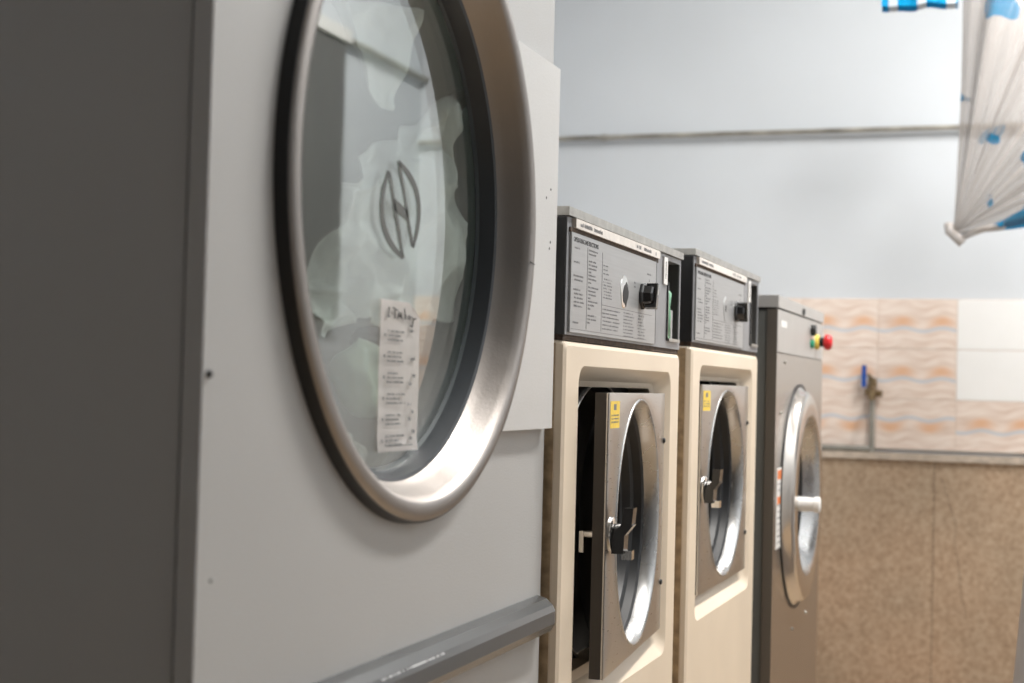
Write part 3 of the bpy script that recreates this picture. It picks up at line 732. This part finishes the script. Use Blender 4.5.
bm = nb(); R = lathe(bm, [(.018, .012), (.024, .016), (.030, .0165), (.062, .0155), (.064, .018), (.074, .018), (.076, .015)], SYC - SR + .075, SZ - .008, 20); cap(bm, R[0]); cap(bm, R[-1]); obj('door_handle', bm, 'white', dd, smooth='auto')
sk = obj('instruction_sticker', B(-.0002, .0006, .033, .160, .608, .785), 'white', S)
obj('orange_bar', B(.0006, .0009, .04, .150, .760, .780), 'orange', sk); obj('orange_bar', B(.0006, .0009, .04, .150, .706, .722), 'orange', sk)
bm = nb(); rr = random.Random(77)
for q in range(10): print_line(bm, .0008, .045, .748 - q * .0135 - (.02 if q > 1 else 0), rr.uniform(.06, .10), .004, rr, .8)
obj('printed_text', bm, 'inkpale', sk)
obj('name_label', B(.0004, .0012, .045, .125, 1.094, 1.108), 'white', cp)
# stop button
bm = nb(); R = lathe(bm, [(0, .019), (.008, .019), (.010, .016)], .607, 1.080, 24); cap(bm, R[-1]); sb = obj('stop_button', bm, 'yel2', S, smooth='auto')
bm = nb(); R = lathe(bm, [(.010, .012), (.022, .012)], .607, 1.080, 16); cap(bm, R[-1]); obj('button_stem', bm, 'black', sb, smooth='auto')
bm = nb(); R = lathe(bm, [(.021, .012), (.024, .019), (.034, .020), (.040, .016), (.0425, .008)], .607, 1.080, 24); cap(bm, R[0]); cap(bm, R[-1]); obj('button_head', bm, 'red', sb, smooth=True)
bm = nb(); R = lathe(bm, [(0, .014), (.010, .014), (.014, .011)], .520, 1.106, 20); cap(bm, R[-1]); obj('selector_switch', bm, 'black', S, smooth='auto')
bm = nb(); R = lathe(bm, [(0, .011), (.007, .011), (.009, .008)], .520, 1.072, 20); cap(bm, R[-1]); obj('start_button', bm, 'green', S, smooth='auto')
for (y, z) in ((.115, 1.018), (.07, .905), (.30, .40), (.52, .41)): screw('panel_screw', S, 0, y, z, .004, 'lid')

# ------------------------------------------------------------------ plastic on the clothes line
LY, LZ = 5.0, 2.37
bm = nb(); rod(bm, (XL, LY, LZ), (XR, LY, LZ), .004, 8)
tag(obj('clothes_line', bm, 'cord'), 'thin white clothes line strung across the room near the ceiling', 'line')
# dashed plastic strip folded over the line
bm = nb(); nx = 60; prof2 = [(-.010, -.173), (-.009, -.05), (-.006, -.005), (0, .006), (.006, -.005), (.009, -.055), (.010, -.187)]; g = []
for i in range(nx + 1):
    x = -.485 + .235 * i / nx; wv = .006 * math.sin(i * .12) + .004 * math.sin(i * .3)
    g.append([bm.verts.new((x, LY + a + wv * (-.0 - b) * 10, LZ + b + .002 * math.sin(i * .2) * (b < -.03))) for a, b in prof2])
for i in range(nx):
    for k in range(len(prof2) - 1): bm.faces.new((g[i][k], g[i + 1][k], g[i + 1][k + 1], g[i][k + 1]))
bmesh.ops.solidify(bm, geom=bm.faces[:], thickness=.0008)
tag(obj('plastic_banner', bm, 'dash', smooth=True), 'blue and white dashed plastic strip folded over the clothes line', 'strip')
# the bag: gathered at its lower left corner
bm = nb(); rnd = random.Random(4)
cx, cz = -.252, 1.462
NA, NT = 72, 36
for layer in (0, 1):
    g = []
    for j in range(NT + 1):
        t = j / NT; rowv = []
        for i in range(NA + 1):
            s = i / NA                                # fan of folds from the corner: s=0 left edge, s=1 bottom edge
            ang = math.radians(91 - 80 * s)
            rmax = .80 if ang > math.radians(55) else .66
            tx = -.228 + .012 * math.sin(3 * t) if s == 0 else None
            r = rmax * t
            x = cx + .03 * t + r * math.cos(ang) * .80; z = cz + r * math.sin(ang) * .98
            z += .030 * math.sin(PI * t) * (s > .9) * -1
            fold = math.sin(s * 34 + layer * 1.3) * .5 + math.sin(s * 71 + 2 + layer) * .3 + math.sin(s * 13 + 4 * t) * .5
            dep = (.012 + .040 * t) * fold * .6
            belly = .09 * math.sin(PI * min(1, s * 1.05)) * min(1, t * 2) * (1 if layer == 0 else -1)
            y = LY - .01 - belly * .8 + dep * (1 - .0 * layer)
            z = min(z, LZ - .012 - .01 * abs(math.sin(s * 20)))
            rowv.append(bm.verts.new((x + dep * .35, y, z)))
        g.append(rowv)
    for j in range(NT):
        for i in range(NA): bm.faces.new((g[j][i], g[j][i + 1], g[j + 1][i + 1], g[j + 1][i]))
bmesh.ops.remove_doubles(bm, verts=bm.verts, dist=.0004)
pb = tag(empty('plastic_bag', (0, 0, 0)), 'clear plastic bag with blue print hanging at the upper right', 'bag')
pb.location = (cx, LY, cz)
for v in bm.verts: v.co -= Vector((cx, LY, cz))
obj('bag_film', bm, 'bag', pb, smooth=True)
bm = nb(); c = [(0, 0, .0), (-.01, -.012, .02), (-.004, -.02, -.004), (.016, -.012, -.026), (.024, -.004, -.05)]
tube(bm, [(-.014, -.01, .035), (-.010, -.012, .008), (.010, -.014, -.010), (.030, -.012, -.030)], .015, 10); obj('gathered_corner', bm, 'bagplain', pb, smooth=True)
bm = nb(); tube(bm, [(.03, -.01, -.01), (.09, -.03, .012), (.15, -.02, .03)], .010, 10); obj('bottom_hem', bm, 'bag', pb, smooth=True)

# ------------------------------------------------------------------ things on the right
hm = tag(empty('laundry_hamper', (.208, 3.5, FZ)), 'pale grey tapered hamper cut off by the lower right frame edge', 'hamper')
bm = nb(); R = lathe(bm, [(0, .282), (.01, .29), (.30 + .25, .2466), (.95, .2154), (.97, .2154), (.97, .205), (.94, .203), (.05, .27)], 0, 0, 56, 'z'); cap(bm, R[0]); obj('bin_body', bm, 'hamper', hm, smooth='auto')
bm = nb(); lathe(bm, [(.945, .222), (.965, .224), (.978, .219), (.978, .205)], 0, 0, 56, 'z'); obj('rim', bm, 'hamper', hm, smooth='auto')

sh = tag(empty('wall_shutter', (XR, 4.18, 1.18)), 'grey ribbed shutter on the right wall mirrored in dryer glass', 'shutter')
obj('backing', B(-.02, 0, 0, 1.09, 0, 1.06), 'shutter', sh)
for k in range(27): obj('slat', B(-.034, -.018, .008 + k * .04, .008 + k * .04 + .033, .01, 1.05), 'shutter', sh)
obj('head_rail', B(-.045, 0, -.02, 1.11, 1.06, 1.11), 'white', sh, bevel=.004)
bm = nb(); rod(bm, (XR - .02, 5.295, 2.262), (XR - .02, YB - .002, 2.262), .013)
tag(obj('conduit', bm, 'pipe', smooth='auto'), 'thin grey conduit on the right wall running from shutter to corner', 'conduit')
